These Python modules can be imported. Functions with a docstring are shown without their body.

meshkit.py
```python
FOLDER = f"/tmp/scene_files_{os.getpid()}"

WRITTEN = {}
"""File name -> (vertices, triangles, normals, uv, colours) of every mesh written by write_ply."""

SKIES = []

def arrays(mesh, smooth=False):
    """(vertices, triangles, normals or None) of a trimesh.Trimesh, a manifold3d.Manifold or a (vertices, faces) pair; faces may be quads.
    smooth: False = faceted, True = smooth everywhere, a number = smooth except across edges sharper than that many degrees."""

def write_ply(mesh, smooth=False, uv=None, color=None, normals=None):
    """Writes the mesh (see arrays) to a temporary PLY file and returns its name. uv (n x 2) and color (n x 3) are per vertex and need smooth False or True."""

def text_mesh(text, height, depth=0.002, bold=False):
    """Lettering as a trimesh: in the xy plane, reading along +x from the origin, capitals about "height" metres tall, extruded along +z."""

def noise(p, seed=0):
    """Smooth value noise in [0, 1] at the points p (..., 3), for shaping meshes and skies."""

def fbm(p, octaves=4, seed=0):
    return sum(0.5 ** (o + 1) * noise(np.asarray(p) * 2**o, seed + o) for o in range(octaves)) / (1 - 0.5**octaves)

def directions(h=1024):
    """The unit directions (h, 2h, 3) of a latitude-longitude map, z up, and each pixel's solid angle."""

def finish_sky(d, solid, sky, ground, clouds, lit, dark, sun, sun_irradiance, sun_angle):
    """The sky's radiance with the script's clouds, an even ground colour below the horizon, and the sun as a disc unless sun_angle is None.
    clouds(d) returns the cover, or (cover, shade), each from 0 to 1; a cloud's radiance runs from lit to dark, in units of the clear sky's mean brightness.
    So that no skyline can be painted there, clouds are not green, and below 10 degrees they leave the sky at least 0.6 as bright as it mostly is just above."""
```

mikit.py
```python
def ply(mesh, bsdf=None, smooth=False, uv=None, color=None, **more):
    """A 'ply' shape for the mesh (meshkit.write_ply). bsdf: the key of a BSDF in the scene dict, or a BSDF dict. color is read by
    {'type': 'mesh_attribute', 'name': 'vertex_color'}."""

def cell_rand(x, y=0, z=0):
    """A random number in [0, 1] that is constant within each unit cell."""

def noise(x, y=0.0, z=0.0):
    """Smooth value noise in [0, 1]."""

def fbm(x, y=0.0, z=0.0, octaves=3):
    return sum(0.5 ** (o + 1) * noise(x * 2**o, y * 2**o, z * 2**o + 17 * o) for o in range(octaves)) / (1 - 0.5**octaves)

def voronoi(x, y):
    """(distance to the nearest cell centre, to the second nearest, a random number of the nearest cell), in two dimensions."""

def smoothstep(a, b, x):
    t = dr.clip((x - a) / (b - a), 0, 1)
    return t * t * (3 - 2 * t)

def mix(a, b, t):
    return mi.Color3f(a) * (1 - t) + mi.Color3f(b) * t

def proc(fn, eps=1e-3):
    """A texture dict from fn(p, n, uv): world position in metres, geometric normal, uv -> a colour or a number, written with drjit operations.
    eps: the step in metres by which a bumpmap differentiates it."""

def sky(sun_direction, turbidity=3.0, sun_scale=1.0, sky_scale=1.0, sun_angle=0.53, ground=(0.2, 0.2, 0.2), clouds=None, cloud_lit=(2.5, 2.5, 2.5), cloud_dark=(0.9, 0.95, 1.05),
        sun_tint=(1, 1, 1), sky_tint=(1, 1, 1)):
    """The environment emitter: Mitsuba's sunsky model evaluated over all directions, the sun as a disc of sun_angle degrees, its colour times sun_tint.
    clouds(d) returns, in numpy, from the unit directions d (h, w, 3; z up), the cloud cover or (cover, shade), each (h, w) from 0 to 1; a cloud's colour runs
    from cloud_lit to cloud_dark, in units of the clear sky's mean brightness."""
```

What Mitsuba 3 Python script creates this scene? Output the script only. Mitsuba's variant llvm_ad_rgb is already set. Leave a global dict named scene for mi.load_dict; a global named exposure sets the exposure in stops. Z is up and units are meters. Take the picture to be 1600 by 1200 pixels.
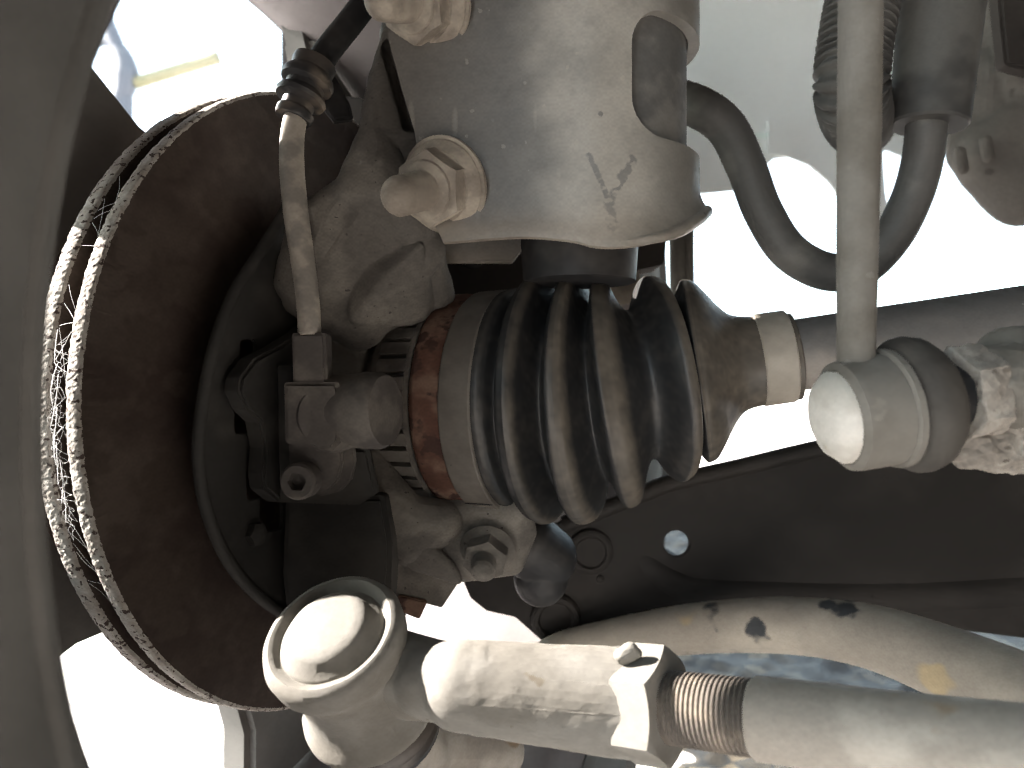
import math
import numpy as np
import trimesh
import manifold3d as m3
import shapely.geometry as sg
import mitsuba as mi
import drjit as dr
import mikit
import meshkit
from mikit import noise, fbm, voronoi, smoothstep, mix, proc

# ------------------------------------------------------------------ camera, sky, exposure
T = mi.ScalarTransform4f
scene, labels = {}, {}
FPX = 1200.0                       # focal length in photograph pixels (1600 wide)
scene['camera'] = {'type': 'thinlens', 'fov': math.degrees(2 * math.atan(800 / FPX)), 'fov_axis': 'x',
                   'to_world': T().look_at(origin=[0, 0, 0], target=[0, 1, 0], up=[0, 0, 1]),
                   'aperture_radius': 0.0011, 'focus_distance': 0.27, 'near_clip': 0.01, 'far_clip': 400.0}
SUN = np.array([-0.835, 0.055, 0.53]); SUN /= np.linalg.norm(SUN)
scene['sky'] = mikit.sky(SUN.tolist(), turbidity=3, sun_angle=0.8, ground=(0.3, 0.29, 0.28), clouds=lambda d: 0.4 + 0.0 * d[..., 2], cloud_lit=(1.7, 1.7, 1.7), sun_tint=(0.93, 1.08, 1.46), sky_tint=(1.03, 1.02, 0.84))
exposure = 4.75
rng = np.random.default_rng(7)

# ------------------------------------------------------------------ helpers


def P(u, v, y):
    return np.array([(u - 800) / FPX * y, y, (600 - v) / FPX * y])


def unit(a):
    a = np.asarray(a, float)
    return a / np.linalg.norm(a)


def frame(d):
    d = unit(d)
    h = np.array([0, 0, 1.0]) if abs(d[2]) < 0.9 else np.array([0, 1.0, 0])
    a = unit(np.cross(h, d))
    return a, np.cross(d, a), d


def grid_faces(m, n, wrap=True):
    i, j = np.meshgrid(np.arange(m - 1), np.arange(n if wrap else n - 1), indexing='ij')
    k = (j + 1) % n
    q = np.stack([i * n + j, i * n + k, (i + 1) * n + k, (i + 1) * n + j], -1).reshape(-1, 4)
    return np.vstack([q[:, [0, 1, 2]], q[:, [0, 2, 3]]])


def tm(v, f):
    m = trimesh.Trimesh(np.asarray(v, float), np.asarray(f, int), process=False)
    a, b, c = (np.asarray(m.vertices)[m.faces[:, k]] - m.vertices.mean(0) for k in range(3))
    if np.einsum('ij,ij->i', a, np.cross(b, c)).sum() < -1e-15:      # faces outwards
        m = trimesh.Trimesh(m.vertices, m.faces[:, ::-1], process=False)
    return m


def rings(stations, n=64, cap=True):
    """stations: list of (centre, normal, radius or n radii). One skin through all of them, closed at both ends."""
    t = np.linspace(0, 2 * np.pi, n, endpoint=False)
    vs = []
    for c, d, r in stations:
        a, b, _ = frame(d)
        r = np.broadcast_to(np.asarray(r, float), (n,))
        vs.append(np.asarray(c) + (r * np.cos(t))[:, None] * a + (r * np.sin(t))[:, None] * b)
    v = np.vstack(vs)
    f = grid_faces(len(stations), n)
    if cap:
        i = np.arange(n)
        v = np.vstack([v, [stations[0][0]], [stations[-1][0]]])
        e = len(stations) * n
        f = np.vstack([f, np.stack([i * 0 + e, (i + 1) % n, i], 1), np.stack([i * 0 + e + 1, (len(stations) - 1) * n + i, (len(stations) - 1) * n + (i + 1) % n], 1)])
    return tm(v, f)


def lathe(o, d, prof, n=72, cap=True):
    d = unit(d)
    return rings([(np.asarray(o) + d * s, d, max(r, 1e-5)) for s, r in prof], n, cap)


def torus_prof(s0, s1, r, bulge, k=10):
    """half-round profile from s0 to s1, at radius r at its feet, bulging out by 'bulge'."""
    return [(s0 + (s1 - s0) * (1 - math.cos(math.pi * i / k)) / 2, r + bulge * math.sin(math.pi * i / k)) for i in range(k + 1)]


def spline(pts, k=12):
    pts = np.asarray(pts, float)
    q = np.vstack([2 * pts[0] - pts[1], pts, 2 * pts[-1] - pts[-2]])
    out = []
    for i in range(1, len(q) - 2):
        p0, p1, p2, p3 = q[i - 1:i + 3]
        for t in np.linspace(0, 1, k, endpoint=False):
            out.append(0.5 * (2 * p1 + (p2 - p0) * t + (2 * p0 - 5 * p1 + 4 * p2 - p3) * t * t + (3 * p1 - p0 - 3 * p2 + p3) * t ** 3))
    out.append(pts[-1])
    return np.array(out)


def tube(pts, r, n=28, k=12, smooth=True):
    """a bent tube; r is a number or one per control point."""
    r = np.broadcast_to(np.asarray(r, float), (len(pts),))
    q = np.hstack([np.asarray(pts, float), r[:, None]])
    s = spline(q, k) if smooth else q
    c, rr = s[:, :3], s[:, 3]
    tg = np.gradient(c, axis=0)
    tg /= np.linalg.norm(tg, axis=1, keepdims=True)
    a = frame(tg[0])[0]
    t = np.linspace(0, 2 * np.pi, n, endpoint=False)
    vs = []
    for i in range(len(c)):
        a = unit(a - tg[i] * (a @ tg[i]))
        b = np.cross(tg[i], a)
        vs.append(c[i] + rr[i] * (np.cos(t)[:, None] * a + np.sin(t)[:, None] * b))
    v = np.vstack(vs + [[c[0]], [c[-1]]])
    i = np.arange(n)
    e = len(c) * n
    f = np.vstack([grid_faces(len(c), n), np.stack([i * 0 + e, (i + 1) % n, i], 1), np.stack([i * 0 + e + 1, e - n + i, e - n + (i + 1) % n], 1)])
    return tm(v, f)


def mani(mesh):
    return m3.Manifold(m3.Mesh(np.asarray(mesh.vertices, np.float32), np.asarray(mesh.faces, np.uint32)))


def back(man):
    m = man.to_mesh()
    return trimesh.Trimesh(m.vert_properties[:, :3], m.tri_verts, process=True)


def ball(c, r, n=40):
    return m3.Manifold.sphere(r, n).translate(list(map(float, c)))


def bone(*balls):
    return m3.Manifold.batch_hull([ball(c, r) for c, r in balls])


def union(ms):
    return m3.Manifold.batch_boolean(ms, m3.OpType.Add)


def cast(man, edge=0.002, it=10, amp=0.0003, freq=180, seed=0):
    """a rough casting: refined, smoothed, a little uneven."""
    m = back(man.refine_to_length(edge))
    trimesh.smoothing.filter_taubin(m, lamb=0.5, nu=0.52, iterations=it)
    return bumpy(m, amp, freq, seed)


def bumpy(m, amp, freq, seed=0, octaves=4):
    n = np.array(m.vertex_normals)
    h = meshkit.fbm(np.array(m.vertices) * freq + 40, octaves, seed) - 0.5
    m.vertices = m.vertices + n * (2 * amp * h)[:, None]
    return m


def place(mesh, o, d, roll=0.0, ref=None):
    """moves a mesh made along +z to the point o, looking along d."""
    a, b, c = frame(d)
    if ref is not None:
        a = unit(np.asarray(ref) - c * (np.asarray(ref) @ c))
        b = np.cross(c, a)
    ca, sa = math.cos(roll), math.sin(roll)
    R = np.stack([a * ca + b * sa, b * ca - a * sa, c], 1)
    mesh = mesh.copy()
    mesh.vertices = np.array(mesh.vertices) @ R.T + np.asarray(o)
    return mesh


def hexagon(r, h, ch=0.0012, flange=0.0, fh=0.0):
    """a hexagon nut along +z: across-corners radius r, height h, chamfered; flange radius and height at its foot."""
    hx = m3.CrossSection([[(r * math.cos(math.radians(60 * k)), r * math.sin(math.radians(60 * k))) for k in range(6)]]).extrude(h)
    co = mani(lathe([0, 0, 0], [0, 0, 1], [(0, 0), (0, r * 1.01), (h - ch, r * 1.01), (h, r - 1.9 * ch), (h, 0)], 72))
    out = hx ^ co
    if flange:
        out = out + mani(lathe([0, 0, -0.0002], [0, 0, 1], [(0, 0), (0, flange * .96), (fh * .25, flange), (fh * .6, flange * .97), (fh * 1.5, r * .96), (fh * 1.5, 0)], 72))
    return back(out)


def threaded(o, d, L, r, pitch, depth, n=48, k=8, tip=0.0):
    """a rod with a real screw thread; tip: length of a rounded unthreaded end."""
    d = unit(d)
    ss = np.arange(0, L, pitch / k)
    t = np.linspace(0, 2 * np.pi, n, endpoint=False)
    st = [(np.asarray(o) + d * s, d, r - depth * (0.5 + 0.5 * np.cos(2 * np.pi * s / pitch - t)) ** 1.3) for s in ss]
    if tip:
        for q in np.linspace(0, 1, 8):
            st.append((np.asarray(o) + d * (L + tip * q), d, (r - depth) * (1 - q ** 2.2 * 0.75)))
    return rings(st, n)


def prism(poly, basis, o, d0, d1, bevel=0.0008):
    """polygon (2-D points) in the plane o + a x + b y, extruded along the plane's normal from d0 to d1, edges rounded."""
    a, b, c = basis
    pg = poly if hasattr(poly, 'exterior') else sg.Polygon(poly)
    pg = pg.buffer(0)
    lo = pg.buffer(-bevel)

    def cs(g):
        return m3.CrossSection([np.array(x.coords)[:-1] for x in [g.exterior, *g.interiors]], m3.FillRule.EvenOdd)
    h = d1 - d0
    body = cs(pg).extrude(h - 2 * bevel).translate([0, 0, bevel])
    full = body + cs(lo).extrude(h)
    m = back(full.translate([0, 0, d0]))
    R = np.stack([a, b, c], 1)
    v = np.array(m.vertices) @ R.T + np.asarray(o)
    f = np.array(m.faces)
    if np.linalg.det(R) < 0:
        f = f[:, ::-1]
    return tm(v, f)


def rounded(pts, r):
    g = sg.Polygon(pts)
    return g.buffer(-r).buffer(2 * r).buffer(-r)


def joined(*ms):
    return trimesh.util.concatenate(list(ms))


count = {}


def key(name):
    n = count.get(name, 0)
    count[name] = n + 1
    return name if n == 0 else f'{name}_{n:03d}'


def thing(name, label, cat, group=None):
    k = key(name)
    labels[k] = {'label': label, 'category': cat}
    if group:
        labels[k]['group'] = group
    return k


def part(owner, name, mesh, mat, smooth=35, label=None, kind=None):
    k = key(f'{owner}__{name}')
    scene[k] = mikit.ply(mesh, mat, smooth=smooth)
    if label or kind:
        labels[k] = {x: y for x, y in (('label', label), ('kind', kind)) if y}
    return k


def solo(name, mesh, mat, label, cat, smooth=35, group=None):
    k = thing(name, label, cat, group)
    scene[k] = mikit.ply(mesh, mat, smooth=smooth)
    return k


def struct(name, mesh, mat, label, smooth=False, kind='structure'):
    k = key(name)
    scene[k] = mikit.ply(mesh, mat, smooth=smooth)
    labels[k] = {'label': label, 'kind': kind}
    return k


# ------------------------------------------------------------------ materials


def surface(name, base, dust, cover=0.5, f=60.0, rough=0.8, metallic=0.0, grain=0.12, bump=0.00012, bf=900.0, spec=0.4, settle=0.0, specks=None, speck_cut=0.72, speck_f=260.0, third=None, third_cut=0.6, third_f=35.0):
    """base colour under an uneven coat of dust; specks: colour of chips or pits; third: colour of larger stains."""
    def col(p, n, uv):
        big = fbm(p.x * f, p.y * f, p.z * f, 4)
        w = smoothstep(0.72 - cover * 0.62, 0.98 - cover * 0.62, big)
        if settle:
            w = dr.clip(w + settle * smoothstep(0.1, 0.9, n.z), 0, 1)
        c = mix(base, dust, w)
        if third is not None:
            c = mix(c, third, smoothstep(third_cut, third_cut + 0.1, fbm(p.x * third_f + 9, p.y * third_f, p.z * third_f + 3, 4)))
        if specks is not None:
            c = mix(c, specks, smoothstep(speck_cut, speck_cut + 0.06, fbm(p.x * speck_f, p.y * speck_f + 5, p.z * speck_f, 3)))
        g = noise(p.x * 1400, p.y * 1400, p.z * 1400) * 0.6 + noise(p.x * 500, p.y * 500, p.z * 500) * 0.4
        return c * (1 - grain + 2 * grain * g)
    b = {'type': 'principled', 'base_color': proc(col), 'roughness': rough, 'metallic': metallic, 'specular': spec}
    if bump:
        def h(p, n, uv):
            return fbm(p.x * bf, p.y * bf, p.z * bf, 3)
        b = {'type': 'bumpmap', 'arbitrary': proc(h, eps=0.0002), 'scale': bump, 'bsdf': b}
    scene[name] = {'type': 'twosided', 'bsdf': b}




def strut_col(p, n, uv):
    big = fbm(p.x * 38, p.y * 38, p.z * 38, 4)
    c = mix((.20, .19, .17), (.285, .27, .24), smoothstep(.3, .7, big))
    grime_shade = smoothstep(.018, -.004, p.x + .022 * (fbm(p.x * 55 + 4, p.y * 55, p.z * 55, 4) - .5))  # left flange: dirt plus painted-in shade, as one darker tone
    c = mix(c, (.085, .08, .074), grime_shade * .85)
    streak = noise(p.x * 260, p.y * 260, p.z * 45)
    c = mix(c, (.29, .27, .235), smoothstep(.82, .97, streak) * .35)
    c = mix(c, (.33, .305, .26), smoothstep(.76, .82, fbm(p.x * 330, p.y * 330, p.z * 240, 3)) * .3)
    c = mix(c, (.12, .117, .112), smoothstep(.77, .84, fbm(p.x * 240 + 3, p.y * 240, p.z * 170, 3)) * .8)
    c = c * (1 - .32 * smoothstep(.040, .058, p.x + .01 * (fbm(p.x * 70, p.y * 70, p.z * 70, 3) - .5)))  # right side painted darker to imitate the light falling off
    wob = .004 * (fbm(p.x * 260, p.y * 10, p.z * 260, 3) - .5)

    def seg(ax, az, bx, bz, r):
        t = dr.clip(((p.x - ax) * (bx - ax) + (p.z - az) * (bz - az)) / ((bx - ax) ** 2 + (bz - az) ** 2), 0, 1)
        q = dr.sqrt(dr.square(p.x + wob - ax - t * (bx - ax)) + dr.square(p.z - wob - az - t * (bz - az)))
        return smoothstep(r, r * .45, q)

    smear = dr.maximum(dr.maximum(seg(.0255, .0745, .0316, .0600, .0012), seg(.0392, .0740, .0322, .0600, .0016)), seg(.0318, .0600, .0325, .0520, .0026)) * dr.select(p.y < .27, 1.0, 0.0)
    c = mix(c, (.085, .088, .09), smear * smoothstep(.3, .55, fbm(p.x * 500, p.y * 500, p.z * 500, 3)) * .6)
    lo = smoothstep(.062, .050, p.z + .008 * (fbm(p.x * 90, p.y * 90, p.z * 90, 3) - .5))
    c = mix(c, (.24, .205, .165), lo * .5)
    g = noise(p.x * 1400, p.y * 1400, p.z * 1400) * 0.6 + noise(p.x * 500, p.y * 500, p.z * 500) * 0.4
    return c * (.88 + .24 * g)


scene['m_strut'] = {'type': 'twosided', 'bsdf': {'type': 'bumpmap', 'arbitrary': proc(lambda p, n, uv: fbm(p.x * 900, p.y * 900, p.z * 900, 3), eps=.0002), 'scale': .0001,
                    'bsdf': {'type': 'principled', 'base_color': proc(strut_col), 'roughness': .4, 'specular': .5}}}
surface('m_strut_tube', (.085, .084, .08), (.15, .143, .13), .5, 60, .6, grain=.10, bump=.00005)
surface('m_knuckle', (0.0831, 0.0762, 0.0675), (0.162, 0.149, 0.129), .5, 40, .85, grain=.22, specks=(0.0587, 0.0508, 0.045), speck_cut=.76, speck_f=520, bump=.0003, bf=700)
surface('m_bolt', (.155, .132, .108), (.25, .22, .18), .55, 90, .75, grain=.16, bump=.00008)
surface('m_disc_face', (0.0306, 0.0199, 0.0158), (0.0545, 0.0413, 0.0331), .45, 30, .85, grain=.18, third=(0.0401, 0.0286, 0.0221), third_cut=.5, third_f=60, bump=.0001)
surface('m_disc_rim', (0.266, 0.245, 0.22), (0.322, 0.308, 0.283), .6, 200, .95, grain=.25, specks=(0.049, 0.035, 0.0294), speck_cut=.605, speck_f=760, bump=.0002, bf=1300)
surface('m_shield', (0.0237, 0.0232, 0.0216), (0.0448, 0.0422, 0.0374), .5, 30, .75, grain=.12, bump=.00008)
surface('m_sensor', (0.0607, 0.0546, 0.0503), (0.0975, 0.0882, 0.0777), .5, 90, .75, grain=.16, bump=.00015)
surface('m_cable_grey', (0.21, 0.195, 0.173), (0.33, 0.3, 0.258), .5, 120, .7, grain=.12, bump=.00008)
surface('m_rubber', (.022, .022, .023), (.15, .125, .10), .42, 60, .42, grain=.12, settle=.0, bump=.00005, spec=.5, third=(.05, .042, .036), third_cut=.5, third_f=30)
scene['m_boot'] = {'type': 'twosided', 'bsdf': {'type': 'bumpmap', 'arbitrary': proc(lambda p, n, uv: fbm(p.x * 1100, p.y * 1100, p.z * 1100, 3), eps=.0002), 'scale': .00006,
                   'bsdf': {'type': 'principled', 'base_color': {'type': 'mesh_attribute', 'name': 'vertex_color'}, 'roughness': .42, 'specular': .45}}}
surface('m_black', (.014, .014, .015), (.03, .028, .026), .4, 60, .55, grain=.1, bump=0)
surface('m_rust', (0.0812, 0.0359, 0.0239), (0.145, 0.0898, 0.0641), .5, 110, .85, grain=.2, third=(0.047, 0.0222, 0.0171), third_cut=.52, third_f=130, bump=.0002)
surface('m_clamp', (0.09, 0.08, 0.0688), (0.116, 0.105, 0.0908), .5, 60, .6, grain=.08, bump=.00005, specks=(0.052, 0.046, 0.04), speck_cut=.8)
surface('m_tone', (0.06, 0.054, 0.048), (0.126, 0.114, 0.099), .6, 90, .75, grain=.15)
surface('m_tie', (0.125, 0.117, 0.102), (0.159, 0.152, 0.137), .6, 60, .85, grain=.10, specks=(0.0984, 0.0845, 0.0644), speck_cut=.76, speck_f=140, bump=.0001, bf=800)
surface('m_tie_rod', (0.231, 0.21, 0.183), (0.333, 0.31, 0.273), .5, 50, .8, grain=.12, third=(0.222, 0.166, 0.106), third_cut=.64, third_f=60)
surface('m_thread', (.07, .06, .051), (.13, .108, .085), .45, 90, .8, grain=.25, bump=.0002)
surface('m_link', (0.108, 0.0998, 0.0856), (0.139, 0.131, 0.116), .55, 60, .8, grain=.09, specks=(0.162, 0.153, 0.135), speck_cut=.74, speck_f=180)
surface('m_lit_cap', (0.401, 0.383, 0.345), (0.488, 0.471, 0.436), .6, 90, .8, grain=.08, specks=(0.348, 0.296, 0.227), speck_cut=.70, speck_f=110)  # lighter than the socket: light from the left put into the colour
surface('m_clamp_pale', (0.249, 0.225, 0.189), (0.317, 0.288, 0.245), .5, 60, .55, grain=.07, bump=.00005)
surface('m_link_boot', (0.0321, 0.0288, 0.0253), (0.0505, 0.0458, 0.0399), .55, 70, .75, grain=.1)
surface('m_crust', (0.176, 0.158, 0.138), (0.264, 0.244, 0.216), .5, 120, .95, grain=.3, specks=(0.08, 0.068, 0.056), speck_cut=.66, speck_f=300, bump=.0006, bf=600)
surface('m_arm', (0.00994, 0.0085, 0.00732), (0.018, 0.0155, 0.0134), .45, 25, .7, grain=.12, specks=(0.00437, 0.00379, 0.0035), speck_cut=.78, speck_f=90)
surface('m_pipe', (0.275, 0.248, 0.209), (0.363, 0.33, 0.275), .5, 25, .8, grain=.12, third=(0.044, 0.0473, 0.0506), third_cut=.645, third_f=62, specks=(0.363, 0.292, 0.182), speck_cut=.70, speck_f=45)
surface('m_panel', (0.825, 0.86, 0.86), (0.825, 0.86, 0.86), .5, 12, .6, grain=.04, bump=0, specks=(0.765, 0.86, 0.841), speck_cut=.80, speck_f=30)
surface('m_hose', (0.0713, 0.0701, 0.0667), (0.127, 0.123, 0.113), .45, 40, .55, grain=.08, bump=0)
surface('m_conduit', (.045, .0445, .043), (.085, .083, .077), .5, 40, .6, grain=.08, bump=0, spec=.3)
surface('m_casting', (0.0968, 0.088, 0.0792), (0.154, 0.142, 0.128), .5, 25, .85, grain=.15, specks=(0.0616, 0.0546, 0.0484), speck_cut=.7, speck_f=60, bump=.0004, bf=300)
surface('m_wheel', (0.0918, 0.09, 0.0842), (0.131, 0.127, 0.119), .5, 14, .8, grain=.08, bump=0, spec=.2)
surface('m_wheel_inside', (.045, .034, .029), (.085, .066, .057), .5, 20, .9, grain=.15, bump=0, spec=.15)
surface('m_wheel_barrel', (.135, .122, .12), (.18, .166, .164), .5, 14, .7, grain=.08, bump=0, spec=.3)
surface('m_tyre', (.06, .056, .052), (.135, .122, .11), .6, 10, .9, grain=.06, bump=0, spec=.15)
surface('m_under', (.035, .03, .027), (.07, .06, .05), .5, 8, .9, grain=.1, bump=0)
surface('m_shaft', (0.106, 0.103, 0.1), (0.213, 0.194, 0.175), .45, 30, .6, grain=.1, specks=(0.45, 0.425, 0.388), speck_cut=.82, speck_f=160)
surface('m_pale', (.48, .45, .36), (.55, .52, .45), .5, 4, .8, grain=.05, bump=0)
scene['m_web'] = {'type': 'twosided', 'bsdf': {'type': 'diffuse', 'reflectance': {'type': 'rgb', 'value': [.8, .8, .8]}}}


def ground_col(p, n, uv):
    d1, d2, r = voronoi(p.x * 60, p.y * 60)
    e1, e2, q = voronoi(p.x * 23 + 7, p.y * 23)
    stone = mix((.48, .46, .445), (.60, .58, .565), r * 0.6 + q * 0.4)
    gap = smoothstep(0.02, 0.25, d2 - d1)
    c = mix((.42, .40, .385), stone, gap)
    far = smoothstep(1.5, 4.0, dr.sqrt(p.x * p.x + p.y * p.y))
    return mix(c, (.52, .48, .465), far * 0.8) * (0.85 + 0.3 * fbm(p.x * 5, p.y * 5, 0.0, 3))


scene['m_ground'] = {'type': 'twosided', 'bsdf': {'type': 'principled', 'base_color': proc(ground_col), 'roughness': .95, 'specular': .2}}



def gravel_col(p, n, uv):
    d1, d2, r = voronoi(p.x * 42, p.y * 42)
    stone = mix((.02, .017, .012), (.11, .088, .056), r * r)
    return mix((.012, .012, .011), stone, smoothstep(.02, .2, d2 - d1)) * (.7 + .6 * noise(p.x * 300, p.y * 300, 0.0))


scene['m_gravel'] = {'type': 'twosided', 'bsdf': {'type': 'principled', 'base_color': proc(gravel_col), 'roughness': .6, 'specular': .4}}

# ------------------------------------------------------------------ setting: ground and sky
ZG = -0.335
g1 = np.linspace(-0.6, 1.8, 241)
gx, gy = np.meshgrid(g1, g1 + 0.4, indexing='ij')
hh = 0.012 * (meshkit.fbm(np.stack([gx * 45, gy * 45, gx * 0], -1), 3, 5) - .5) + 0.02 * (meshkit.fbm(np.stack([gx * 6, gy * 6, gx * 0 + 3], -1), 2, 6) - .5)
edge = np.minimum(np.minimum(gx - g1[0], g1[-1] - gx), np.minimum(gy - gy.min(), gy.max() - gy))
hh *= np.clip(edge / 0.3, 0, 1)
near = tm(np.stack([gx, gy, ZG + hh], -1).reshape(-1, 3), grid_faces(241, 241, False)[:, ::-1])
BIG = 150.0
xs = [-BIG, g1[0], g1[-1], BIG]
ys = [-BIG, gy.min(), gy.max(), BIG]
cells = []
for i in range(3):
    for j in range(3):
        if (i, j) != (1, 1):
            q = np.array([[xs[i], ys[j], ZG], [xs[i + 1], ys[j], ZG], [xs[i + 1], ys[j + 1], ZG], [xs[i], ys[j + 1], ZG]])
            cells.append(tm(q, [[0, 1, 2], [0, 2, 3]]))
g2x, g2y = np.linspace(.14, 2.4, 220), np.linspace(.35, 2.2, 180)
qx, qy = np.meshgrid(g2x, g2y, indexing='ij')
qh = .004 + .022 * np.maximum(0, meshkit.fbm(np.stack([qx * 38, qy * 38, qx * 0], -1), 3, 15) - .38) - .012 * np.clip((.22 - qx) / .08, 0, 1)
bed = tm(np.stack([qx, qy, ZG + .004 + qh], -1).reshape(-1, 3), grid_faces(220, 180, False)[:, ::-1])
struct('gravel', bed, 'm_gravel', 'dark wet-looking gravel under the car, seen below the bent tube', smooth=True, kind='stuff')
struct('ground', joined(near, *cells), 'm_ground', 'pale stony ground under the car, bright where the sun reaches it', smooth=True)

# ------------------------------------------------------------------ wheel frame: steered about 22 degrees
C0 = np.array([-.081, .3566, -.0071])              # centre of the disc's inboard face
YAW = -.3786
N = np.array([math.cos(YAW), math.sin(YAW), 0.0])     # inboard
FW = np.array([math.sin(YAW), -math.cos(YAW), 0.0])   # towards the viewer
UP = np.array([0, 0, 1.0])


def W(s, f, u):
    return C0 + s * N + f * FW + u * UP


def onplane(u, v, s):
    """the point of the plane at s of the wheel frame seen at a pixel, as (forward, up)."""
    d = np.array([(u - 800) / FPX, 1, (600 - v) / FPX])
    p = d * ((C0 + s * N) @ N / (d @ N)) - C0 - s * N
    return p @ FW, p @ UP


WB = (FW, UP, N)

# --- wheel and tyre
w = thing('wheel', 'grey car wheel steered inwards along the left edge, daylight showing between its spokes', 'wheel')
prof = [(.0915, .2215), (.0915, .2180), (.0910, .2152), (.088, .2135), (.082, .2088), (.075, .2040), (.06, .2015), (.02, .200), (-.02, .200), (-.045, .201), (-.060, .204), (-.066, .208), (-.069, .208), (-.069, .213),
        (-.063, .213), (-.058, .209), (-.04, .2050), (.02, .2055), (.06, .208), (.074, .210), (.082, .2220)]
rim = rings([(C0 + s * N, N, r) for s, r in prof + prof[:1]], 160, cap=False)
part(w, 'barrel', rim, 'm_wheel_barrel', 40)
part(w, 'rim_lip', rings([(C0 + s * N, N, r) for s, r in ((.0958, .2215), (.0965, .2205), (.0962, .2190), (.0942, .2168), (.0920, .2150), (.0900, .2160), (.0900, .2250), (.094, .262), (.1015, .262), (.1035, .255), (.1025, .240), (.099, .228), (.0958, .2215))], 160, cap=False), 'm_wheel', 60, label='smooth grey inner lip of the wheel rim')
part(w, 'hub_plate', lathe(C0, -N, [(.045, .02), (.045, .112), (.047, .1165), (.051, .119), (.060, .119), (.066, .112), (.066, .02)], 96), 'm_wheel_inside', 35)
for a in (-28, 44, 116, 188, -100):
    ca, sa = math.cos(math.radians(a)), math.sin(math.radians(a))
    bx = (np.array([ca, sa]), np.array([-sa, ca]))
    hw0, hw1 = .036, .031
    pts = [(.105, -hw0 * 1.25), (.125, -hw0), (.16, -hw1), (.185, -hw1 * 1.15), (.200, -hw1 * 1.7), (.200, hw1 * 1.7), (.185, hw1 * 1.15), (.16, hw1), (.125, hw0), (.105, hw0 * 1.25)]
    pg = [tuple(x * bx[0] + y * bx[1]) for x, y in pts]
    part(w, 'spoke', prism(pg, WB, C0, -.068, -.048, .004), 'm_wheel', 35)
tp = [(.080, .2225), (.090, .2230), (.091, .230), (.092, .245), (.096, .262), (.104, .28), (.09, .298), (.06, .304), (0, .306), (-.05, .304), (-.070, .298), (-.082, .28), (-.085, .255), (-.080, .235), (-.074, .215), (-.066, .2135)]
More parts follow.
